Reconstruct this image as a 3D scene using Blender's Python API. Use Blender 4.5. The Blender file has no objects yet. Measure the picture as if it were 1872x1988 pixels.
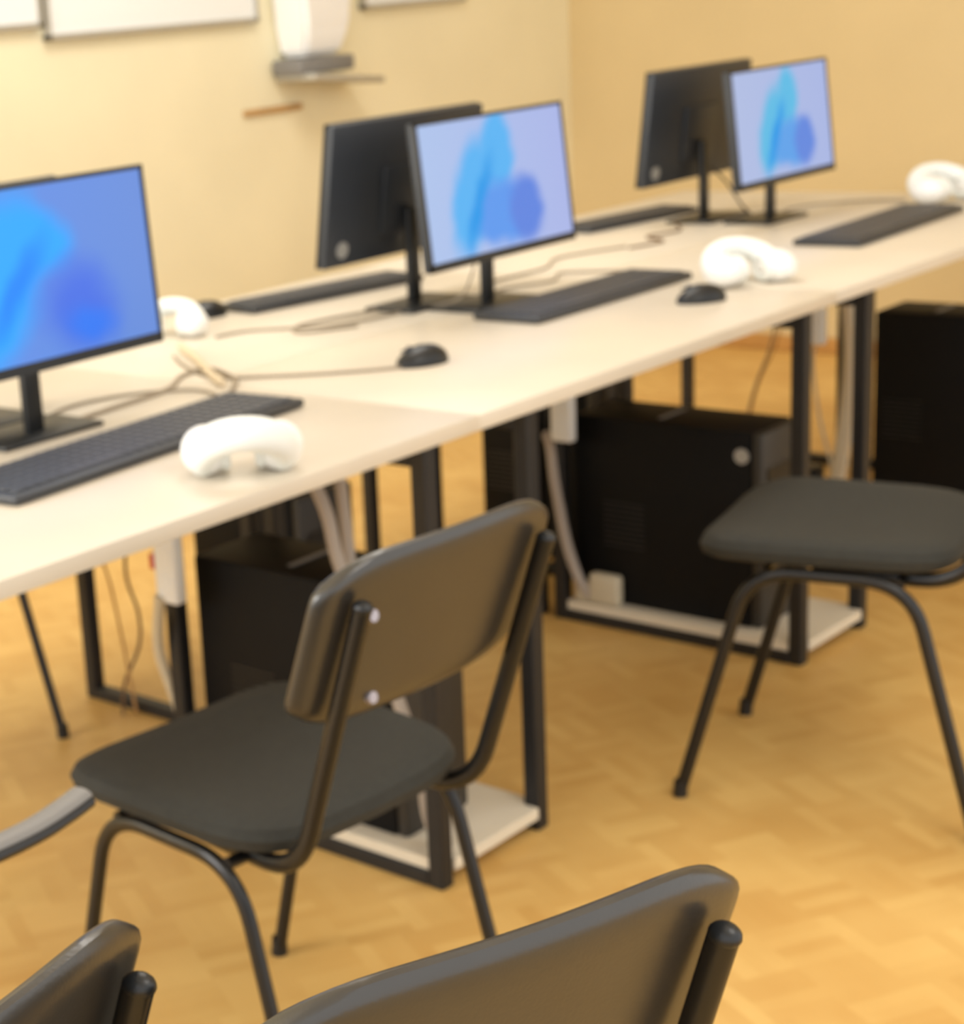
import bpy, bmesh, math, random
from mathutils import Matrix, Vector

# ------------------------------------------------------------------ camera
scn = bpy.context.scene
COL = scn.collection
FPX = 3541.91
cd = bpy.data.cameras.new('camera')
cd.sensor_fit = 'HORIZONTAL'; cd.sensor_width = 36.0
cd.lens = FPX * 36.0 / 1872.0
cd.shift_x = 600.0 / 1872.0
cd.clip_start = 0.05; cd.clip_end = 60
cd.dof.use_dof = True; cd.dof.focus_distance = 0.92; cd.dof.aperture_fstop = 12.5
cam = bpy.data.objects.new('camera', cd); COL.objects.link(cam)
PIT, ROL, YAW = 0.265221277, -0.0815618618, 0.803703789
F = Vector((math.cos(YAW)*math.cos(PIT), math.sin(YAW)*math.cos(PIT), -math.sin(PIT)))
R0 = Vector((math.sin(YAW), -math.cos(YAW), 0)); U0 = R0.cross(F)
Rv = math.cos(ROL)*R0 + math.sin(ROL)*U0
Uv = -math.sin(ROL)*R0 + math.cos(ROL)*U0
m = Matrix.Identity(4)
for i in range(3):
    m[i][0], m[i][1], m[i][2] = Rv[i], Uv[i], -F[i]
m[0][3], m[1][3], m[2][3] = -2.38238835, -1.63488067, 1.37843131
cam.matrix_world = m
scn.camera = cam

# ------------------------------------------------------------------ world, lights, exposure
w = bpy.data.worlds.new('room_daylight'); scn.world = w; w.use_nodes = True
w.node_tree.nodes['Background'].inputs[0].default_value = (1.0, 0.98, 0.95, 1)
w.node_tree.nodes['Background'].inputs[1].default_value = 1.25
def area(name, loc, target, sx, sy, power, col):
    l = bpy.data.lights.new(name, 'AREA'); l.shape = 'RECTANGLE'; l.size = sx; l.size_y = sy
    l.energy = power; l.color = col
    o = bpy.data.objects.new(name, l); COL.objects.link(o); o.location = loc
    o.rotation_euler = (Vector(target) - Vector(loc)).to_track_quat('-Z', 'Y').to_euler()
    return o
area('ceiling_light', (0.9, 1.0, 2.92), (0.9, 1.0, 0), 1.2, 1.2, 30, (1, 0.97, 0.92))
area('ceiling_light', (-0.8, -2.0, 2.92), (-0.8, -2.0, 0), 1.2, 1.2, 24, (1, 0.97, 0.92))
area('window_light', (-3.6, 1.6, 1.7), (0.5, 1.2, 1.0), 1.8, 1.5, 70, (1.0, 0.98, 0.95))
scn.view_settings.view_transform = 'Standard'
scn.view_settings.look = 'None'
scn.view_settings.gamma = 1.0
scn.view_settings.use_curve_mapping = False
scn.view_settings.exposure = 0.29

# ------------------------------------------------------------------ helpers
def lin(c):
    return tuple(((v/255)/12.92 if v/255 <= 0.04045 else ((v/255+0.055)/1.055)**2.4) for v in c)
def mat(name, rgb, rough=0.6, metal=0.0, noise=0.0, nscale=20.0, bump=0.0, bscale=200.0, spec=0.5, coat=0.0):
    mt = bpy.data.materials.new(name); mt.use_nodes = True
    nt = mt.node_tree; b = nt.nodes['Principled BSDF']
    b.inputs['Base Color'].default_value = (*lin(rgb), 1)
    b.inputs['Roughness'].default_value = rough; b.inputs['Metallic'].default_value = metal
    b.inputs['Specular IOR Level'].default_value = spec
    b.inputs['Coat Weight'].default_value = coat
    tc = nt.nodes.new('ShaderNodeTexCoord')
    if noise:
        n = nt.nodes.new('ShaderNodeTexNoise'); n.inputs['Scale'].default_value = nscale; n.inputs['Detail'].default_value = 4
        r = nt.nodes.new('ShaderNodeValToRGB')
        r.color_ramp.elements[0].color = (*[v*(1-noise) for v in lin(rgb)], 1)
        r.color_ramp.elements[1].color = (*[min(1, v*(1+noise)) for v in lin(rgb)], 1)
        r.color_ramp.elements[0].position = 0.3; r.color_ramp.elements[1].position = 0.7
        nt.links.new(tc.outputs['Object'], n.inputs['Vector']); nt.links.new(n.outputs['Fac'], r.inputs['Fac'])
        nt.links.new(r.outputs['Color'], b.inputs['Base Color'])
    if bump:
        n = nt.nodes.new('ShaderNodeTexNoise'); n.inputs['Scale'].default_value = bscale
        bp = nt.nodes.new('ShaderNodeBump'); bp.inputs['Strength'].default_value = bump; bp.inputs['Distance'].default_value = 0.002
        nt.links.new(tc.outputs['Object'], n.inputs['Vector']); nt.links.new(n.outputs['Fac'], bp.inputs['Height'])
        nt.links.new(bp.outputs['Normal'], b.inputs['Normal'])
    return mt

def floor_mat():
    # mosaic parquet print: small square blocks of parallel strips, direction alternating
    mt = bpy.data.materials.new('parquet_floor'); mt.use_nodes = True
    nt = mt.node_tree; N = nt.nodes; L = nt.links; b = N['Principled BSDF']
    tc = N.new('ShaderNodeTexCoord'); mp = N.new('ShaderNodeMapping')
    mp.inputs['Rotation'].default_value = (0, 0, math.radians(28))
    L.new(tc.outputs['Object'], mp.inputs['Vector'])
    nz = N.new('ShaderNodeTexNoise'); nz.inputs['Scale'].default_value = 6
    vm = N.new('ShaderNodeVectorMath'); vm.operation = 'MULTIPLY_ADD'
    vm.inputs[1].default_value = (0.012, 0.012, 0)
    L.new(mp.outputs[0], nz.inputs['Vector']); L.new(nz.outputs['Color'], vm.inputs[0]); L.new(mp.outputs[0], vm.inputs[2])
    S = 0.11; NS = 4
    def M(op, a, bb=None):
        n = N.new('ShaderNodeMath'); n.operation = op
        for i, v in enumerate((a, bb)):
            if v is None: continue
            if isinstance(v, (int, float)): n.inputs[i].default_value = v
            else: L.new(v, n.inputs[i])
        return n.outputs[0]
    sp = N.new('ShaderNodeSeparateXYZ'); L.new(vm.outputs[0], sp.inputs[0])
    x = M('DIVIDE', sp.outputs[0], S); y = M('DIVIDE', sp.outputs[1], S)
    ix = M('FLOOR', x); iy = M('FLOOR', y)
    par = M('FLOORED_MODULO', M('ADD', ix, iy), 2.0)
    fx = M('FLOOR', M('MULTIPLY', M('FRACT', x), NS)); fy = M('FLOOR', M('MULTIPLY', M('FRACT', y), NS))
    strip = M('ADD', M('MULTIPLY', fx, par), M('MULTIPLY', fy, M('SUBTRACT', 1.0, par)))
    cb = N.new('ShaderNodeCombineXYZ'); L.new(ix, cb.inputs[0]); L.new(iy, cb.inputs[1]); L.new(strip, cb.inputs[2])
    wn = N.new('ShaderNodeTexWhiteNoise'); wn.noise_dimensions = '3D'; L.new(cb.outputs[0], wn.inputs['Vector'])
    big = N.new('ShaderNodeTexNoise'); big.inputs['Scale'].default_value = 3.0; big.inputs['Detail'].default_value = 5
    L.new(tc.outputs['Object'], big.inputs['Vector'])
    f = M('ADD', M('MULTIPLY', wn.outputs['Value'], 0.32), M('MULTIPLY', big.outputs['Fac'], 0.9))
    r = N.new('ShaderNodeValToRGB'); L.new(f, r.inputs['Fac'])
    r.color_ramp.elements[0].position = 0.15; r.color_ramp.elements[0].color = (*lin((200, 152, 80)), 1)
    r.color_ramp.elements[1].position = 0.95; r.color_ramp.elements[1].color = (*lin((232, 194, 120)), 1)
    L.new(r.outputs['Color'], b.inputs['Base Color'])
    b.inputs['Roughness'].default_value = 0.42; b.inputs['Specular IOR Level'].default_value = 0.4
    return mt

def screen_mat(name, bg, bg2, petal, petal2, dark, strength, cx, cz, s, vivid=False):
    # abstract blue folds on a pale backdrop, as a lit display
    mt = bpy.data.materials.new(name); mt.use_nodes = True
    nt = mt.node_tree; N = nt.nodes; L = nt.links; N.clear()
    out = N.new('ShaderNodeOutputMaterial'); em = N.new('ShaderNodeEmission'); em.inputs['Strength'].default_value = strength
    gl = N.new('ShaderNodeBsdfGlossy'); gl.inputs['Roughness'].default_value = 0.25; gl.inputs['Color'].default_value = (0.03, 0.03, 0.03, 1)
    ad = N.new('ShaderNodeAddShader')
    L.new(em.outputs[0], ad.inputs[0]); L.new(gl.outputs[0], ad.inputs[1]); L.new(ad.outputs[0], out.inputs['Surface'])
    tc = N.new('ShaderNodeTexCoord')
    nz = N.new('ShaderNodeTexNoise'); nz.inputs['Scale'].default_value = 9; nz.inputs['Detail'].default_value = 2
    L.new(tc.outputs['Object'], nz.inputs['Vector'])
    vm = N.new('ShaderNodeVectorMath'); vm.operation = 'MULTIPLY_ADD'; vm.inputs[1].default_value = (0.05*s, 0, 0.05*s)
    L.new(nz.outputs['Color'], vm.inputs[0]); L.new(tc.outputs['Object'], vm.inputs[2])
    def blob(px, pz, rx, rz, rot, soft):
        mp = N.new('ShaderNodeMapping'); mp.vector_type = 'TEXTURE'
        mp.inputs['Location'].default_value = (px+0.025*s, 0, pz+0.025*s); mp.inputs['Rotation'].default_value = (0, rot, 0)
        mp.inputs['Scale'].default_value = (rx, 1000, rz)
        L.new(vm.outputs[0], mp.inputs['Vector'])
        ln = N.new('ShaderNodeVectorMath'); ln.operation = 'LENGTH'; L.new(mp.outputs[0], ln.inputs[0])
        mr = N.new('ShaderNodeMapRange'); mr.inputs['From Min'].default_value = 1.0; mr.inputs['From Max'].default_value = 1.0-soft
        mr.interpolation_type = 'SMOOTHSTEP'
        L.new(ln.outputs['Value'], mr.inputs['Value']); return mr.outputs['Result']
    def mix(fac, a, bcol):
        mx = N.new('ShaderNodeMix'); mx.data_type = 'RGBA'; L.new(fac, mx.inputs['Factor'])
        if isinstance(a, tuple): mx.inputs['A'].default_value = (*lin(a), 1)
        else: L.new(a, mx.inputs['A'])
        mx.inputs['B'].default_value = (*lin(bcol), 1); return mx.outputs['Result']
    sx = N.new('ShaderNodeSeparateXYZ'); L.new(tc.outputs['Object'], sx.inputs[0])
    mr = N.new('ShaderNodeMapRange'); mr.inputs['From Min'].default_value = -0.25; mr.inputs['From Max'].default_value = 0.25
    L.new(sx.outputs[0], mr.inputs['Value'])
    c = mix(mr.outputs['Result'], bg, bg2)
    if vivid:
        c = mix(blob(cx-0.10, cz-0.01, 0.13, 0.20, 0.6, 0.5), c, petal)
        c = mix(blob(cx+0.01, cz+0.05, 0.10, 0.07, 0.3, 0.6), c, petal)
        c = mix(blob(cx+0.085, cz-0.06, 0.12, 0.105, 0.3, 0.8), c, dark)
        c = mix(blob(cx+0.10, cz-0.09, 0.08, 0.045, 0.3, 0.9), c, (50, 120, 240))
        c = mix(blob(cx-0.04, cz-0.02, 0.035, 0.15, 0.7, 0.9), c, petal2)
        c = mix(blob(cx-0.13, cz+0.00, 0.03, 0.12, 0.5, 0.9), c, (90, 190, 255))
    else:
        c = mix(blob(cx-0.06*s, cz-0.015*s, 0.062*s, 0.12*s, 0.45, 0.5), c, petal)
        c = mix(blob(cx+0.015*s, cz+0.045*s, 0.05*s, 0.078*s, 0.2, 0.45), c, petal)
        c = mix(blob(cx+0.02*s, cz-0.045*s, 0.10*s, 0.062*s, 0.0, 0.5), c, petal2)
        c = mix(blob(cx+0.075*s, cz-0.045*s, 0.058*s, 0.062*s, 0.2, 0.5), c, dark)
        c = mix(blob(cx-0.045*s, cz-0.03*s, 0.026*s, 0.12*s, 0.55, 0.9), c, (40, 156, 236))
    L.new(c, em.inputs['Color'])
    return mt

class MB:
    """mesh collector"""
    def __init__(s): s.bm = bmesh.new()
    def box(s, c, size, bevel=0.0, seg=2, M=None):
        t = bmesh.new(); bmesh.ops.create_cube(t, size=1.0)
        for v in t.verts: v.co = Vector((v.co.x*size[0], v.co.y*size[1], v.co.z*size[2]))
        if bevel:
            bmesh.ops.bevel(t, geom=t.edges[:], offset=bevel, segments=seg, profile=0.5, affect='EDGES')
        if M is not None: bmesh.ops.transform(t, matrix=M, verts=t.verts)
        bmesh.ops.translate(t, vec=Vector(c), verts=t.verts)
        s.join(t); return s
    def join(s, t):
        me = bpy.data.meshes.new('tmp'); t.to_mesh(me); t.free(); s.bm.from_mesh(me); bpy.data.meshes.remove(me)
    def cyl(s, a, b, r, r2=None, n=20):
        a = Vector(a); b = Vector(b); d = b-a; t = bmesh.new()
        bmesh.ops.create_cone(t, cap_ends=True, segments=n, radius1=r, radius2=r if r2 is None else r2, depth=d.length)
        q = d.to_track_quat('Z', 'Y').to_matrix().to_4x4(); q.translation = (a+b)/2
        bmesh.ops.transform(t, matrix=q, verts=t.verts); s.join(t); return s
    def ball(s, c, rad, n=20, M=None):
        t = bmesh.new(); bmesh.ops.create_uvsphere(t, u_segments=n, v_segments=n//2+2, radius=1.0)
        for v in t.verts: v.co = Vector((v.co.x*rad[0], v.co.y*rad[1], v.co.z*rad[2]))
        if M is not None: bmesh.ops.transform(t, matrix=M, verts=t.verts)
        bmesh.ops.translate(t, vec=Vector(c), verts=t.verts); s.join(t); return s
    def tube(s, pts, r, r2=None, n=12, cap=True, up=Vector((1, 0, 0))):
        """sweep an oval (r along side, r2 along up) down a polyline"""
        pts = [Vector(p) for p in pts]; r2 = r if r2 is None else r2
        rings = []; side = None
        for i, p in enumerate(pts):
            d = (pts[min(i+1, len(pts)-1)] - pts[max(i-1, 0)]).normalized()
            if side is None:
                side = up - up.dot(d)*d
                if side.length < 1e-3: side = Vector((0, 1, 0)) - d.y*d
                side.normalize()
            else:
                side = (side - side.dot(d)*d).normalized()
            o = d.cross(side)
            rings.append([s.bm.verts.new(p + side*r*math.cos(2*math.pi*k/n) + o*r2*math.sin(2*math.pi*k/n)) for k in range(n)])
        for a, b in zip(rings, rings[1:]):
            for k in range(n): s.bm.faces.new((a[k], a[(k+1) % n], b[(k+1) % n], b[k]))
        if cap:
            s.bm.faces.new(rings[0][::-1]); s.bm.faces.new(rings[-1])
        return s
    def build(s, name, m, parent=None, loc=None, rot=None, smooth=True, label=None):
        bmesh.ops.recalc_face_normals(s.bm, faces=s.bm.faces[:])
        me = bpy.data.meshes.new(name); s.bm.to_mesh(me); s.bm.free()
        if smooth:
            for p in me.polygons: p.use_smooth = True
            try: me.set_sharp_from_angle(angle=math.radians(35))
            except Exception: pass
        me.materials.append(m)
        o = bpy.data.objects.new(name, me); COL.objects.link(o)
        if parent: o.parent = parent
        if loc: o.location = loc
        if rot: o.rotation_euler = rot
        if label: o['label'] = label
        return o

def fillet(pts, rads, seg=7):
    """round the corners of a polyline"""
    pts = [Vector(p) for p in pts]; out = [pts[0]]
    for i in range(1, len(pts)-1):
        r = rads[i-1] if isinstance(rads, (list, tuple)) else rads
        a = (pts[i-1]-pts[i]); b = (pts[i+1]-pts[i])
        t = min(r, a.length*0.48, b.length*0.48); a.normalize(); b.normalize()
        p0 = pts[i]+a*t; p2 = pts[i]+b*t
        for k in range(seg+1):
            u = k/seg; out.append(p0*(1-u)**2 + pts[i]*2*u*(1-u) + p2*u*u)
    out.append(pts[-1]); return out
def smooth_path(pts, seg=8):
    pts = [Vector(p) for p in pts]; P = [pts[0]]+pts+[pts[-1]]; out = []
    for i in range(1, len(P)-2):
        for k in range(seg):
            t = k/seg; a, b, c, d = P[i-1], P[i], P[i+1], P[i+2]
            out.append(0.5*((2*b)+(-a+c)*t+(2*a-5*b+4*c-d)*t*t+(-a+3*b-3*c+d)*t**3))
    out.append(pts[-1]); return out
def thing(name, label, cat, loc=(0, 0, 0), rz=0.0, group=None):
    o = bpy.data.objects.new(name, None); COL.objects.link(o); o.empty_display_size = 0.1
    o.location = loc; o.rotation_euler = (0, 0, rz); return tag(o, label, cat, group)
def tag(o, label, cat, group=None):
    o['label'] = label; o['category'] = cat
    if group: o['group'] = group
    return o
def dup(root, loc, rz, label, group=None):
    def cp(o, par):
        c = o.copy(); COL.objects.link(c)
        if par: c.parent = par
        for ch in [x for x in list(bpy.data.objects) if x.parent == o]: cp(ch, c)
        return c
    r = cp(root, None); r.location = loc; r.rotation_euler = (0, 0, rz); r['label'] = label
    if group: r['group'] = group
    return r
def structure(o): o['kind'] = 'structure'; return o

# ------------------------------------------------------------------ materials
M_wall = mat('wall_paint', (240, 231, 197), 0.75, noise=0.03, nscale=3, bump=0.05, bscale=60)
M_wall2 = mat('side_wall_paint', (216, 194, 146), 0.75, noise=0.03, nscale=3, bump=0.05, bscale=60)
M_ceil = mat('ceiling_paint', (236, 232, 222), 0.8)
M_floor = floor_mat()
M_skirt = mat('skirting', (190, 142, 78), 0.5, noise=0.08, nscale=15)
M_top = mat('light_birch_laminate', (217, 207, 190), 0.38, noise=0.03, nscale=5, spec=0.4)
M_board = mat('white_melamine', (226, 216, 196), 0.45, noise=0.02, nscale=8)
M_steel = mat('black_powder_coat', (24, 23, 24), 0.5, noise=0.15, nscale=60)
M_tube = mat('black_tube', (20, 19, 19), 0.3, spec=0.5)
M_seat = mat('black_upholstery', (44, 44, 39), 0.85, noise=0.12, nscale=90, bump=0.5, bscale=500)
M_back = mat('dark_plastic_shell', (48, 45, 41), 0.3, noise=0.06, nscale=30, bump=0.08, bscale=300, spec=0.8)
M_bolt = mat('bolt_steel', (172, 168, 178), 0.35, metal=0.6)
M_plastic = mat('black_plastic', (22, 24, 26), 0.38, bump=0.1, bscale=400)
M_shell = mat('monitor_back_plastic', (46, 51, 59), 0.45, noise=0.04, nscale=20)
M_pc = mat('pc_case_paint', (13, 13, 14), 0.6, noise=0.08, nscale=25, spec=0.2)
M_pcfront = mat('pc_front_plastic', (46, 43, 39), 0.5)
M_badge = mat('grey_badge', (168, 168, 166), 0.4, metal=0.2)
M_keys = mat('key_plastic', (72, 74, 79), 0.5)
M_kbd = mat('keyboard_plastic', (52, 54, 58), 0.45)
M_white = mat('white_plastic', (246, 246, 244), 0.4)
M_pad = mat('white_padding', (240, 243, 240), 0.7, bump=0.2, bscale=300)
M_green = mat('pale_green_plastic', (190, 216, 196), 0.5)
M_strip = mat('power_strip_plastic', (238, 241, 242), 0.45)
M_socket = mat('socket_shadow_grey', (120, 120, 118), 0.5)
M_red = mat('red_switch', (196, 60, 50), 0.4)
M_conduit = mat('grey_conduit', (176, 166, 156), 0.55, bump=0.4, bscale=150)
M_conduit2 = mat('light_conduit', (206, 196, 172), 0.55, bump=0.4, bscale=150)
M_cable_l = mat('pale_cable', (214, 196, 166), 0.55)
M_cable_g = mat('grey_cable', (150, 136, 116), 0.55)
M_cable_d = mat('brown_cable', (112, 82, 50), 0.55)
M_cable_k = mat('black_cable', (30, 28, 27), 0.5)
M_panelw = mat('white_board_enamel', (240, 243, 243), 0.25)
M_rim = mat('grey_aluminium', (186, 184, 176), 0.4, metal=0.5)
M_grey = mat('mid_grey_plastic', (124, 122, 120), 0.45)
M_brown = mat('brown_wood', (186, 146, 92), 0.6, noise=0.1, nscale=30)
pal = ((176, 198, 238), (172, 184, 234), (92, 182, 246), (96, 156, 240), (98, 136, 226))
M_scrA = screen_mat('display_vivid_blue', (92, 142, 232), (104, 140, 214), (40, 166, 255), (20, 134, 250), (72, 112, 226), 0.86, 0.0, 0.0, 1.0, True)
M_scrB = screen_mat('display_pale_blue', *pal, 0.80, -0.012, 0.0, 1.35)
M_scrC = screen_mat('display_pale_blue_far', (180, 194, 232), (172, 186, 232), (98, 192, 234), (98, 166, 238), (102, 140, 226), 0.78, 0.01, 0.0, 1.25)

# ------------------------------------------------------------------ structure
structure(MB().box((0.2, -0.3, -0.05), (7.4, 5.5, 0.1)).build('floor', M_floor, smooth=False))
structure(MB().box((0.2, 2.5, 1.5), (7.4, 0.1, 3.0)).build('wall_back', M_wall, smooth=False))
structure(MB().box((3.95, -0.3, 1.5), (0.1, 5.5, 3.0)).build('wall_right', M_wall2, smooth=False))
structure(MB().box((0.2, -0.3, 3.05), (7.4, 5.5, 0.1)).build('ceiling', M_ceil, smooth=False))
structure(MB().box((0.15, 2.443, 0.03), (7.5, 0.014, 0.06), 0.004).build('baseboard_back', M_skirt))
structure(MB().box((3.893, -0.3, 0.03), (0.014, 5.47, 0.06), 0.004).build('baseboard_right', M_skirt))

# ------------------------------------------------------------------ desks
TW = 0.03
def desk(x0, x1, y0, lx0, lx1, label):
    cx = (x0+x1)/2; D = 0.604
    t = thing('office_desk', label, 'desk', (cx, y0, 0), 0, 'desks standing end to end and back to back')
    MB().box((0, D/2, 0.7375), (x1-x0, D, 0.025), 0.0015, 2).build('tabletop', M_top, t)
    ya, yb = (TW/2, 0.575) if y0 < 0.3 else (0.03, 0.514)
    for lx in (lx0, lx1):
        X = lx-cx
        MB().box((X, ya, 0.3625), (TW, TW, 0.725), 0.003, 1).build('leg', M_steel, t)
        MB().box((X, yb, 0.3625), (TW, TW, 0.725), 0.003, 1).build('leg', M_steel, t)
        MB().box((X, (ya+yb)/2, 0.0125), (TW, yb-ya-TW, 0.025), 0.003, 1).build('floor_rail', M_steel, t)
        MB().box((X, (ya+yb)/2, 0.71), (TW, yb-ya-TW, 0.03), 0.003, 1).build('top_rail', M_steel, t)
    MB().box(((lx0+lx1)/2-cx, (ya+yb)/2, 0.705), (lx1-lx0-TW, 0.04, 0.03), 0.003, 1).build('cross_beam', M_steel, t)
    return t
HT = TW/2
desk(-1.34, -0.137, 0, -1.2, -0.278+HT, 'pale birch desk of the near row carrying the vivid blue screen')
desk(-0.137, 1.063, 0, 0.005, 0.93+HT, 'pale birch desk of the near row carrying the middle pale blue screen')
desk(1.063, 2.6, 0, 1.213, 2.46, 'pale birch desk of the near row carrying the farthest pale blue screen')
desk(-1.34, -0.137, 0.606, -1.25, -0.88, 'pale birch desk of the wall-side row behind the vivid blue screen')
desk(-0.137, 1.063, 0.606, 0.005, 0.93+HT, 'pale birch desk of the wall-side row carrying the middle badge-backed monitor')
desk(1.063, 2.6, 0.606, 1.2, 2.45, 'pale birch desk of the wall-side row carrying the farthest badge-backed monitor')

# ------------------------------------------------------------------ boards under the towers
def board(x0, x1, y0, y1, z, label, tongue=None):
    b = MB().box(((x0+x1)/2, (y0+y1)/2, 0.01), (x1-x0, y1-y0, 0.02), 0.001, 1)
    if tongue: b.box(((tongue[0]+tongue[1])/2, (tongue[2]+y0)/2, 0.01), (tongue[1]-tongue[0], y0-tongue[2]+0.004, 0.02), 0.001, 1)
    return tag(b.build('shelf_board', M_board, None, (0, 0, z)), label, 'board', 'low boards carrying the computer towers')
board(-0.270, 0.015, 0.032, 0.558, 0.0255, 'white low board across the floor rails behind the nearest empty chair', (-0.246, -0.012, 0.0))
board(0.935, 1.220, 0.032, 0.558, 0.0255, 'white low board across the floor rails beside the right-hand chair', (0.962, 1.196, 0.0))
board(2.13, 2.43, 0.04, 0.46, 0.0005, 'white low board on the floor under the tower at the right edge')

# ------------------------------------------------------------------ computer towers
def tower(x, y0, y1, z, label, badge=True, h=0.42, w_=0.17):
    D = y1-y0
    t = thing('computer_tower', label, 'computer', (x+w_/2, (y0+y1)/2, z), 0, 'black computer towers under the desks')
    MB().box((0, 0.012, h/2), (w_, D-0.024, h), 0.005, 2).build('case', M_pc, t)
    MB().box((0, -D/2+0.012, h/2), (w_-0.002, 0.022, h-0.002), 0.006, 2).build('front_panel', M_pcfront, t, label='brownish grey front panel')
    MB().box((0, -D/2-0.001, h*0.78), (w_*0.75, 0.004, 0.03), 0.001, 1).build('drive_slot', M_plastic, t)
    MB().cyl((w_*0.3, -D/2+0.002, h*0.9), (w_*0.3, -D/2-0.004, h*0.9), 0.008).build('power_button', M_badge, t)
    vm_ = MB()
    for k in range(9): vm_.box((-w_/2-0.0005, 0.10, h*0.32+k*0.012), (0.002, 0.10, 0.004))
    g = vm_.build('side_vent', M_plastic, t, smooth=False)
    if badge:
        MB().cyl((-w_/2+0.001, -D/2+0.045, h*0.88), (-w_/2-0.003, -D/2+0.045, h*0.88), 0.016, n=28).build('round_badge', M_badge, t, label='round grey badge')
    MB().box((0, 0.03, h+0.0015), (w_*0.6, 0.012, 0.003), 0.001, 1).build('top_seam', M_grey, t)
    return t
tower(-0.236, 0.10, 0.55, 0.046, 'black computer tower behind the nearest empty chair, below the vivid blue screen', badge=False)
tower(0.972, 0.11, 0.555, 0.046, 'black computer tower with a round grey badge beside the right-hand chair')
tower(2.165, 0.07, 0.42, 0.021, 'black computer tower at the right edge of the picture', badge=False, h=0.48)
tower(0.26, 0.74, 1.05, 0.0, 'black computer tower on the floor at the far side, seen past the nearest tower', badge=False)
tower(1.31, 0.72, 1.05, 0.0, 'black computer tower on the floor at the far side, seen past the badged tower', badge=False, w_=0.165, h=0.5)

# ------------------------------------------------------------------ monitors
def monitor(x, y, zb, tilt, facing, label, scr, wd=0.503, hd=0.29, base_off=0.05):
    """y = plane of the lower screen edge; facing -1 towards the camera side, +1 towards the back wall"""
    rz = 0 if facing < 0 else math.pi
    t = thing('computer_monitor', label, 'monitor', (x, y, 0.75), rz, 'slim black monitors on the bench desks')
    Mt = Matrix.Translation((0, 0, zb-0.75)) @ Matrix.Rotation(-tilt, 4, 'X')
    rot = (-tilt, 0, 0); zc = zb-0.75
    MB().box((0, 0.011, hd/2), (wd, 0.018, hd), 0.005, 2).build('housing', M_shell, t, (0, 0, zc), rot)
    fr = MB()
    b = 0.007
    fr.box((0, 0, hd-b/2), (wd, 0.006, b)).box((0, 0, 0.0085), (wd, 0.006, 0.017)).box((-wd/2+b/2, 0, hd/2), (b, 0.006, hd)).box((wd/2-b/2, 0, hd/2), (b, 0.006, hd))
    fr.build('bezel', M_plastic, t, (0, 0, zc), rot, smooth=False)
    c = Mt @ Vector((0, 0.0005, 0.017+(hd-0.024)/2))
    MB().box((0, 0, 0), (wd-2*b, 0.003, hd-0.024)).build('screen', scr, t, tuple(c), rot, smooth=False)
    MB().box((0, 0.022, hd*0.42), (0.16, 0.010, 0.14), 0.004, 2).build('rear_bulge', M_shell, t, (0, 0, zc), rot)
    MB().box((0, base_off, 0.105), (0.036, 0.014, 0.2), 0.004, 2).build('stand_neck', M_plastic, t)
    MB().box((0, base_off+0.012, 0.004), (0.21, 0.128, 0.008), 0.003, 2).build('stand_base', M_plastic, t)
    MB().cyl((wd/2-0.052, 0.019, 0.035), (wd/2-0.052, 0.023, 0.035), 0.017, n=28).build('round_badge', M_badge, t, (0, 0, zc), rot, label='round grey badge')
    return t
monitor(-0.557, 0.511, 0.861, 0.06, -1, 'monitor with a vivid blue screen at the left edge, nearest to the camera', M_scrA)
monitor(0.7095, 0.535, 0.853, 0.105, -1, 'middle monitor with a pale blue screen, in front of a monitor turned away', M_scrB)
monitor(2.025, 0.590, 0.851, 0.105, -1, 'farthest monitor with a pale blue screen, against the tan side wall', M_scrC)
monitor(0.665, 0.79, 0.860, 0.15, 1, 'monitor seen from its black back with a round badge, behind the middle blue screen', M_plastic)
monitor(2.02, 0.875, 0.858, 0.12, 1, 'monitor seen from its black back with a round badge, behind the farthest blue screen', M_plastic)
monitor(-0.565, 0.77, 0.845, 0.12, 1, 'monitor turned to the wall, its dark top rim just above the vivid blue screen', M_plastic)

# ------------------------------------------------------------------ keyboards
def keyboard(x, y, rz, L, W, label):
    t = thing('keyboard', label, 'keyboard', (x, y, 0.75), rz, 'flat black keyboards on the desks')
    MB().box((0, 0, 0.008), (L, W, 0.014), 0.005, 2).build('case', M_kbd, t)
    k = MB(); n = int(L/0.024); rows = max(5, int(W/0.024))
    for j in range(rows):
        for i in range(n):
            if j == 0 and 4 <= i <= 9: continue
            k.box((-L/2+0.015+(i+0.5)*(L-0.03)/n, -W/2+0.012+(j+0.5)*(W-0.024)/rows, 0.0165), ((L-0.03)/n-0.004, (W-0.024)/rows-0.004, 0.005))
    k.box((-L/2+0.015+7*(L-0.03)/n, -W/2+0.012+0.5*(W-0.024)/rows, 0.0165), (6*(L-0.03)/n-0.004, (W-0.024)/rows-0.004, 0.005))
    o = k.build('key_block', M_keys, t, smooth=False); o['kind'] = 'stuff'
    return t
keyboard(-0.545, 0.345, 0.075, 0.66, 0.16, 'flat black keyboard in front of the vivid blue screen, left of a white headset')
keyboard(0.835, 0.428, 0.0, 0.58, 0.155, 'flat black keyboard in front of the middle blue screen')
keyboard(1.93, 0.303, 0.04, 0.64, 0.16, 'flat dark keyboard in front of the farthest blue screen')
keyboard(0.70, 1.02, -0.16, 0.50, 0.12, 'flat black keyboard behind the middle pair of monitors, near the desk rear edge')
keyboard(1.93, 1.00, -0.12, 0.46, 0.12, 'flat black keyboard behind the farthest pair of monitors')

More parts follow.
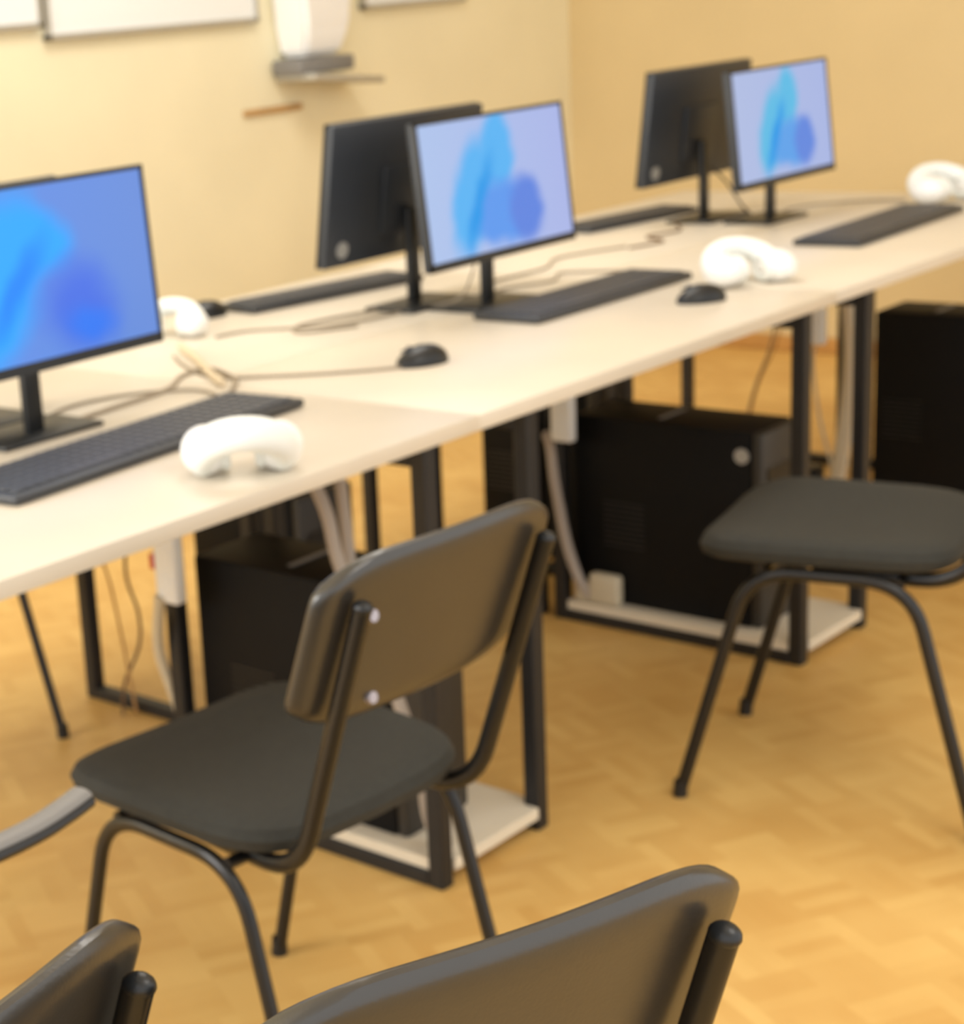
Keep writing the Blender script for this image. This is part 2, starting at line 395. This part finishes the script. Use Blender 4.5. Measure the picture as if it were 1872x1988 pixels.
# ------------------------------------------------------------------ mice
def mouse(x, y, rz, label):
    t = thing('computer_mouse', label, 'mouse', (x, y, 0.75), rz, 'black computer mice')
    b = MB(); tb = bmesh.new(); bmesh.ops.create_uvsphere(tb, u_segments=28, v_segments=18, radius=1)
    for v in tb.verts:
        z = max(v.co.z, -0.12)
        v.co = Vector((v.co.x*0.031, v.co.y*0.052, (z+0.12)*0.031 * (1.0 + 0.12*v.co.y*-1)))
    b.join(tb); b.build('shell', M_plastic, t)
    MB().box((0, 0.022, 0.0318), (0.0012, 0.044, 0.004), M=Matrix.Rotation(-0.15, 4, 'X')).build('button_split', M_keys, t)
    MB().cyl((-0.003, 0.026, 0.0305), (0.003, 0.026, 0.0305), 0.006).build('wheel', M_keys, t)
    return t
mouse(0.150, 0.328, 1.25, 'black mouse alone on the bare desk, right of the nearest keyboard')
mouse(0.873, 0.190, 1.0, 'black mouse on the desk, just left of the middle white headset')
mouse(0.385, 1.085, 1.4, 'black mouse at the desk rear edge, left of the middle pair of monitors')

# ------------------------------------------------------------------ headsets
def headset(x, y, rz, sc, label, green=False):
    t = thing('headset', label, 'headset', (x, y, 0.75), rz, 'white padded headsets on the desks')
    t.scale = (sc, sc, sc*(1.0 if green else 0.85))
    tl = math.radians(52)
    arc = []
    for k in range(21):
        a = math.pi*(k/20)*1.16 - 0.08*math.pi; u, v = -0.050*math.cos(a), 0.052*math.sin(a)
        arc.append((u, 0.008+v*math.sin(tl), 0.028+v*math.cos(tl)))
    MB().tube(arc, 0.022, 0.018, 16, up=Vector((0, 1, 0))).build('headband', M_pad, t)
    for s in (-1, 1):
        e = MB().ball((s*0.045, -0.012, 0.030), (0.030, 0.040, 0.030), 24).build('ear_cup', M_white, t)
        MB().tube([(s*0.022, -0.012+0.024*math.cos(a), 0.030+0.020*math.sin(a)) for a in [2*math.pi*k/20 for k in range(21)]], 0.007, 0.007, 10, cap=False).build('ear_cushion', M_pad, e)
    if green:
        MB().ball((0.0, 0.030, 0.068), (0.020, 0.014, 0.006), 16, Matrix.Rotation(0.6, 4, 'X')).build('inner_strip', M_green, t, label='pale green strip under the band')
    return t
headset(-0.580, 0.085, 2.35, 1.16, 'white headset with a pale green strip, beside the nearest keyboard', True)
headset(1.10, 0.215, -0.6, 1.30, 'white headset on the middle desk seam, right of the small black mouse')
headset(2.44, 0.36, -0.6, 1.40, 'white headset at the far right end of the desks')
headset(0.185, 0.99, -0.9, 1.05, 'white headset half hidden behind the right edge of the vivid blue screen')

# ------------------------------------------------------------------ chairs
HWF, HWS, YFF, YRF, YFT, YRT, ZT, YBB, YBT, ZBT, HWB = 0.195, 0.188, 0.217, -0.243, 0.107, -0.138, 0.434, -0.20, -0.323, 0.757, 0.156
def make_chair(label, loc, rz):
    t = thing('stacking_chair', label, 'chair', loc, rz, 'black padded stacking chairs')
    # seat pad: rounded outline, softly crowned
    b = MB(); n = 40; rings = []
    def outline(k, grow, z):
        a = 2*math.pi*k/n; c, s = math.cos(a), math.sin(a); p = 0.42
        x = math.copysign(abs(c)**p, c)*(0.204+grow); y = math.copysign(abs(s)**p, s)*(0.196+grow)
        x *= 1.0 + 0.05*(y/0.2)
        return (x, y+0.004, z - 0.005*max(0, (y-0.11)/0.09)**2*(1 if y > 0.11 else 0) + 0.010*(x/0.2)**2)
    for grow, z in ((-0.06, 0.410), (-0.012, 0.411), (0.0, 0.418), (0.004, 0.432), (-0.002, 0.445), (-0.014, 0.452), (-0.05, 0.453), (-0.12, 0.450), (-0.19, 0.449)):
        rings.append([b.bm.verts.new(outline(k, grow, z)) for k in range(n)])
    for r0, r1 in zip(rings, rings[1:]):
        for k in range(n): b.bm.faces.new((r0[k], r0[(k+1) % n], r1[(k+1) % n], r1[k]))
    b.bm.faces.new(rings[0][::-1]); b.bm.faces.new(rings[-1])
    b.build('seat', M_seat, t)
    # backrest shell, curved around the sitter, leaning with the uprights
    b = MB(); nx, nz = 26, 18; W2 = 0.197; z0, z1 = 0.592, 0.812
    lean = (YBT-YBB)/(ZBT-ZT)
    def bp(i, j, side):
        u = math.sin(math.pi/2*(-1+2*i/nx)); v = 0.5+0.5*math.sin(math.pi/2*(-1+2*j/nz))
        hw = W2*(1-0.07*(abs(2*v-1))**8); x = u*hw
        z = z0+(z1-z0)*v; z += -0.030*abs(u)**6*(1 if v > 0.5 else -1)*abs(2*v-1)**2
        e1 = min(1.0, (1-abs(u))*9); e2 = min(1.0, v*7, (1-v)*7)
        th = 0.015*math.sqrt(max(0, 1-(1-e1)**2))*math.sqrt(max(0, 1-(1-e2)**2))
        y = YBB+lean*(z-ZT) + 0.026 - 0.018*(1-u*u) + side*th
        return (x, y, z)
    grids = []
    for side in (1, -1):
        grids.append([[b.bm.verts.new(bp(i, j, side)) for j in range(nz+1)] for i in range(nx+1)])
    for g in grids:
        for i in range(nx):
            for j in range(nz): b.bm.faces.new((g[i][j], g[i+1][j], g[i+1][j+1], g[i][j+1]))
    bmesh.ops.remove_doubles(b.bm, verts=b.bm.verts[:], dist=2e-5)
    b.build('backrest', M_back, t)
    for s in (-1, 1):
        path = fillet([(s*HWF, YFF, 0.006), (s*HWS, YFT, 0.405), (s*HWS, YRT, 0.405), (s*HWF, YRF, 0.006)], [0.075, 0.075], 9)
        f = MB().tube(path, 0.0085, 0.0105, 14).build('leg_frame', M_tube, t)
        for yy in (YFF, YRF):
            MB().cyl((s*HWF, yy, 0.0), (s*HWF, yy*0.992, 0.028), 0.0125, 0.0115, 16).build('foot_cap', M_plastic, f)
        up = fillet([(s*(HWB-0.02), 0.02, 0.396), (s*HWB, YBB-0.012, 0.404), (s*HWB, YBT-0.012, ZBT)], [0.07], 10)
        u = MB().tube(up, 0.0095, 0.012, 14).build('upright', M_tube, t)
        MB().ball((s*HWB, YBT-0.0125, ZBT), (0.0105, 0.013, 0.009), 14).build('end_cap', M_plastic, u)
        for zz, xx in (((0.735, -0.122), (0.620, -0.088)) if s < 0 else ()):
            yb = YBB+lean*(zz-ZT) + 0.026 - 0.018*(1-(xx/W2)**2) - 0.016
            MB().cyl((xx, yb+0.002, zz), (xx, yb-0.004, zz+0.001), 0.0085, 0.007, 16).build('bolt', M_bolt, t, label='pale steel bolt')
    for yy in (0.085, -0.12):
        MB().cyl((-HWS, yy, 0.402), (HWS, yy, 0.402), 0.008).build('cross_bar', M_tube, t)
    return t
ch = make_chair('black chair standing askew left of centre, nearest the front desk edge', (-0.790, -0.122, 0), -0.07)
cb = dup(ch, (0.497, -0.292, 0), 0.218, 'black chair on the right, its seat below the middle white headset')
cb.scale = (1.04, 1.04, 1.04)
dup(ch, (-1.413, -0.717, 0), -0.325, 'black chair in the foreground bottom centre, only its broad backrest and seat edge showing')
dup(ch, (-1.866, -0.508, 0), 0.161, 'black chair in the bottom left corner, one rounded backrest corner showing')
dup(ch, (-0.385, 1.225, 0), math.pi, 'black chair beyond the desks, one thin leg showing at the left edge')

# armchair beyond the left edge, only one arm in view
t = thing('armchair', 'chair beyond the left edge, only its grey-topped black arm showing', 'chair', (-1.80, -0.085, 0), 0)
arm = smooth_path([(-0.10, -0.255, 0.626), (0.20, -0.258, 0.624), (0.36, -0.262, 0.624), (0.43, -0.264, 0.625), (0.475, -0.262, 0.629), (0.505, -0.259, 0.633)], 6)
# arm runs along +X, the sitter faces +X
a_ = MB().tube(arm, 0.017, 0.010, 14, up=Vector((0, 1, 0))).build('armrest', M_tube, t)
MB().tube([Vector(p)+Vector((0, 0, 0.007)) for p in arm], 0.014, 0.006, 12, up=Vector((0, 1, 0))).build('arm_pad', M_grey, a_, label='grey arm pad')
MB().tube(fillet([(0.10, -0.16, 0.42), (0.18, -0.25, 0.44), (0.18, -0.258, 0.62)], [0.04]), 0.011).build('arm_support', M_tube, t)
MB().tube(fillet([(0.10, 0.20, 0.42), (0.18, 0.27, 0.44), (0.18, 0.27, 0.60), (0.14, 0.27, 0.626), (-0.1, 0.27, 0.626)], [0.04, 0.02, 0.02]), 0.011).build('arm_support', M_tube, t)
MB().box((-0.06, 0.03, 0.44), (0.40, 0.42, 0.06), 0.025, 4).build('seat', M_seat, t)
MB().box((-0.29, 0, 0.74), (0.04, 0.42, 0.34), 0.018, 4).build('backrest', M_seat, t)
for sy in (-1, 1):
    MB().tube([(-0.24, sy*0.15, 0.42), (-0.30, sy*0.15, 0.60)], 0.012).build('back_support', M_tube, t)
    for sx in (-0.24, 0.10):
        MB().cyl((sx, sy*0.17+0.02, 0), (sx, sy*0.17+0.02, 0.42), 0.012).build('leg', M_tube, t)

# ------------------------------------------------------------------ power strips under the desks
def strip(x, y, z0, z1, label, red=False):
    t = thing('power_strip', label, 'power strip', (x, y, z0), 0, 'white power strips hanging under the desks')
    h = z1-z0
    MB().box((0, 0, h/2), (0.026, 0.052, h), 0.006, 3).build('body', M_strip, t)
    for k in range(int(h/0.055)):
        MB().cyl((-0.012, 0, 0.035+k*0.052), (-0.0145, 0, 0.035+k*0.052), 0.018, n=20).build('socket', M_strip, t)
    if red:
        MB().box((-0.004, 0.031, h*0.22), (0.016, 0.014, 0.028), 0.003, 2).build('switch', M_red, t, label='red rocker switch')
    else:
        MB().box((-0.004, 0.029, h*0.2), (0.014, 0.008, 0.02), 0.002, 2).build('switch', M_plastic, t)
    return t
strip(-0.300, 0.546, 0.398, 0.722, 'white power strip with a red switch, hanging below the nearest desk', True)
strip(0.915, 0.545, 0.418, 0.722, 'white power strip hanging left of the badged tower')
strip(2.09, 0.545, 0.42, 0.722, 'white power strip hanging near the right-hand pair of desk legs')

# ------------------------------------------------------------------ cables
def cable(pts, r, m_, label, name='cable', cat='cable', group=None):
    o = MB().tube(smooth_path(pts, 7), r, n=8).build(name, m_)
    return tag(o, label, cat, group)
cable([(-0.245, 0.275, 0.72), (-0.247, 0.252, 0.646), (-0.25, 0.222, 0.586), (-0.253, 0.195, 0.496), (-0.25, 0.11, 0.33), (-0.25, 0.058, 0.188), (-0.245, 0.05, 0.112), (-0.225, 0.05, 0.054)], 0.011, M_conduit, 'grey corrugated conduit running down past the tower to the board behind the nearest chair', 'conduit', 'conduit')
cable([(-0.2, 0.24, 0.722), (-0.2, 0.234, 0.634), (-0.2, 0.228, 0.565), (-0.2, 0.221, 0.48)], 0.010, M_conduit, 'short grey conduit beside the longer one, above the nearest tower', 'conduit', 'conduit')
cable([(0.91, 0.585, 0.43), (0.93, 0.588, 0.395), (0.928, 0.577, 0.313), (0.93, 0.554, 0.186), (0.94, 0.53, 0.10), (0.952, 0.51, 0.060)], 0.012, M_conduit, 'grey conduit dropping from the middle power strip to the board', 'conduit', 'conduit')
cable([(2.11, 0.50, 0.722), (2.11, 0.480, 0.60), (2.11, 0.462, 0.48), (2.11, 0.458, 0.379), (2.11, 0.466, 0.242), (2.11, 0.48, 0.12), (2.11, 0.495, 0.022)], 0.021, M_conduit2, 'thick pale conduit beside the right-hand desk leg', 'conduit', 'conduit')
cable([(2.08, 0.535, 0.44), (2.11, 0.56, 0.36), (2.10, 0.535, 0.22), (2.10, 0.50, 0.09), (2.09, 0.49, 0.008)], 0.004, M_conduit2, 'thin pale cord slanting down beside the thick pale conduit')
cable([(2.07, 0.50, 0.722), (2.07, 0.452, 0.55), (2.07, 0.44, 0.36), (2.07, 0.44, 0.2), (2.08, 0.475, 0.008)], 0.004, M_cable_l, 'thin tan cord along the front of the thick pale conduit')
cable([(-0.315, 0.56, 0.41), (-0.29, 0.60, 0.30), (-0.262, 0.60, 0.20), (-0.225, 0.59, 0.052)], 0.010, M_conduit2, 'beige conduit from the red-switched power strip down to the board', 'conduit', 'conduit')
cable([(0.06, 1.0, 0.722), (0.04, 1.0, 0.45), (0.01, 1.0, 0.30), (0.0+0.035, 1.0, 0.20), (0.03, 1.0, 0.13), (-0.02, 1.0, 0.06), (-0.05, 0.98, 0.006)], 0.0035, M_cable_d, 'brown cord wavering down behind the nearest far desk leg')
cable([(-0.05, 1.02, 0.722), (-0.05, 1.02, 0.42), (-0.035, 1.0, 0.28), (-0.015, 1.0, 0.15), (-0.03, 0.96, 0.006)], 0.003, M_skirt, 'thin tan cord hanging close to the nearest far desk leg')
cable([(2.42, 0.80, 0.722), (2.42, 0.83, 0.38), (2.42, 0.89, 0.20), (2.42, 0.93, 0.03)], 0.0035, M_cable_g, 'thin cord slanting to the floor in the gap beyond the badged tower')
cable([(2.38, 0.76, 0.722), (2.38, 0.79, 0.40), (2.38, 0.86, 0.22), (2.38, 0.91, 0.005)], 0.003, M_skirt, 'second thin cord slanting to the floor in the gap beyond the badged tower')
Z = 0.7535
cable([(0.098, 0.335, Z), (0.03, 0.40, Z), (-0.05, 0.50, Z), (-0.10, 0.60, Z), (-0.05, 0.72, Z), (0.02, 0.82, Z)], 0.0028, M_cable_g, 'mouse cord trailing back across the bare desk', group='cords on the desk tops')
cable([(-0.50, 0.56, Z), (-0.38, 0.58, Z), (-0.22, 0.60, Z), (-0.12, 0.66, Z), (-0.05, 0.66, Z), (-0.10, 0.55, Z), (-0.17, 0.49, Z)], 0.0045, M_cable_g, 'pale cord curling from the nearest monitor stand to its keyboard', group='cords on the desk tops')
cable([(0.08, 0.86, Z+0.004), (0.0, 0.74, Z+0.004), (-0.09, 0.62, Z+0.004), (-0.15, 0.53, Z+0.004)], 0.0075, M_cable_l, 'thick cream cable duct lying right of the vivid blue screen', 'cable_duct')
cable([(-0.52, 0.60, Z), (-0.40, 0.66, Z), (-0.28, 0.64, Z), (-0.20, 0.56, Z), (-0.21, 0.49, Z)], 0.0028, M_cable_g, 'thin cord behind the nearest keyboard', group='cords on the desk tops')
for i, (pp, lb) in enumerate([
    ([(0.60, 0.74, Z), (0.50, 0.78, Z), (0.36, 0.80, Z), (0.30, 0.74, Z), (0.40, 0.68, Z)], 'grey cord looping on the desk left of the middle badge-backed monitor stand'),
    ([(0.62, 0.70, Z), (0.50, 0.70, Z), (0.38, 0.74, Z), (0.28, 0.86, Z), (0.20, 0.88, Z)], 'grey cord straying left from the middle badge-backed monitor stand'),
    ([(0.74, 0.60, Z), (0.86, 0.66, Z), (1.00, 0.62, Z), (1.10, 0.66, Z), (1.16, 0.54, Z)], 'cord curving on the desk right of the middle blue screen stand'),
    ([(0.78, 0.64, Z), (0.95, 0.74, Z), (1.15, 0.74, Z), (1.30, 0.80, Z), (1.50, 0.74, Z)], 'cord running along the desk towards the farthest monitors'),
    ([(1.90, 0.84, Z), (1.78, 0.76, Z), (1.66, 0.78, Z), (1.60, 0.70, Z), (1.48, 0.72, Z)], 'cord straying left from the farthest badge-backed monitor stand'),
    ([(2.08, 0.62, Z), (2.18, 0.68, Z), (2.30, 0.66, Z), (2.40, 0.56, Z), (2.42, 0.46, Z)], 'cord curving from the farthest blue screen stand to a white headset')]):
    cable(pp, 0.0028, M_cable_g if i != 4 else M_cable_d, lb, group='cords on the desk tops')
cable([(0.70, 0.595, 0.90), (0.685, 0.60, 0.83), (0.66, 0.62, 0.77), (0.62, 0.68, Z)], 0.0025, M_cable_g, 'thin cord hanging from the back of the middle blue screen', group='cords on the desk tops')
cable([(2.04, 0.84, 0.90), (2.12, 0.82, 0.84), (2.14, 0.78, 0.77), (2.08, 0.72, Z), (2.0, 0.68, Z)], 0.003, M_cable_k, 'dark cord hanging between the two farthest monitors', group='cords on the desk tops')

# adapters on the low boards
t = thing('plug_adapter', 'pale plug adapter on the low board at the foot of the grey conduit', 'adapter', (0.955, 0.47, 0.046))
MB().box((0, 0, 0.035), (0.03, 0.075, 0.07), 0.01, 3).build('body', M_conduit2, t)
MB().box((0, 0.055, 0.022), (0.028, 0.04, 0.044), 0.01, 3).build('plug', M_conduit2, t)
t = thing('power_brick', 'small black power brick on the floor between the right-hand pair of desk legs', 'adapter', (2.10, 0.585, 0.0))
MB().box((0, 0, 0.045), (0.05, 0.11, 0.09), 0.006, 2).build('body', M_plastic, t)
MB().box((-0.0255, 0, 0.05), (0.002, 0.06, 0.03), 0.0005, 1).build('type_plate', M_grey, t)

# ------------------------------------------------------------------ things on the back wall
YW = 2.449
def wboard(x0, x1, z0, label):
    t = thing('wall_board', label, 'board', ((x0+x1)/2, YW, z0), 0, 'white boards high on the back wall')
    W_ = x1-x0; H_ = 0.9
    MB().box((0, -0.012, H_/2), (W_-0.02, 0.016, H_-0.02), 0.001, 1).build('panel', M_panelw, t)
    fr = MB().box((0, -0.014, 0.008), (W_, 0.026, 0.016), 0.002, 1).box((0, -0.014, H_-0.008), (W_, 0.026, 0.016), 0.002, 1)
    fr.box((-W_/2+0.008, -0.014, H_/2), (0.016, 0.026, H_), 0.002, 1).box((W_/2-0.008, -0.014, H_/2), (0.016, 0.026, H_), 0.002, 1)
    fr.build('rim', M_rim, t)
    return t
wboard(0.0, 1.175, 1.372, 'white board in the top left corner of the wall')
wboard(1.19, 2.09, 1.335, 'white board on the wall just left of the hanging white unit')
wboard(2.62, 3.20, 1.345, 'small white board on the wall right of the hanging white unit')
t = thing('wall_unit', 'tapered white unit hanging on the wall over a grey tray', 'wall unit', (2.30, YW, 1.10))
b = MB(); vs = []
for (z, x0, x1, d) in ((0.115, -0.10, 0.12, 0.10), (0.20, -0.12, 0.14, 0.13), (0.9, -0.19, 0.25, 0.14)):
    vs.append([b.bm.verts.new(p) for p in ((x0, 0, z), (x1, 0, z), (x1-0.02, -d, z), (x0+0.02, -d, z))])
for r0, r1 in zip(vs, vs[1:]):
    for k in range(4): b.bm.faces.new((r0[k], r0[(k+1) % 4], r1[(k+1) % 4], r1[k]))
b.bm.faces.new(vs[0][::-1]); b.bm.faces.new(vs[-1])
bmesh.ops.bevel(b.bm, geom=b.bm.edges[:], offset=0.015, segments=3, affect='EDGES')
b.build('body', M_white, t)
MB().box((-0.01, -0.07, 0.085), (0.27, 0.13, 0.05), 0.01, 2).build('bracket', M_grey, t)
MB().box((0.05, -0.09, 0.035), (0.36, 0.17, 0.022), 0.006, 2, Matrix.Rotation(0.10, 4, 'Y')).build('tray', M_rim, t)
o = MB().box((0, 0, 0), (0.28, 0.012, 0.02), 0.003, 2).build('wooden_strip', M_brown, None, (2.15, YW-0.0065, 1.055))
tag(o, 'thin brown wooden strip on the cream wall below the hanging white unit', 'wall strip')
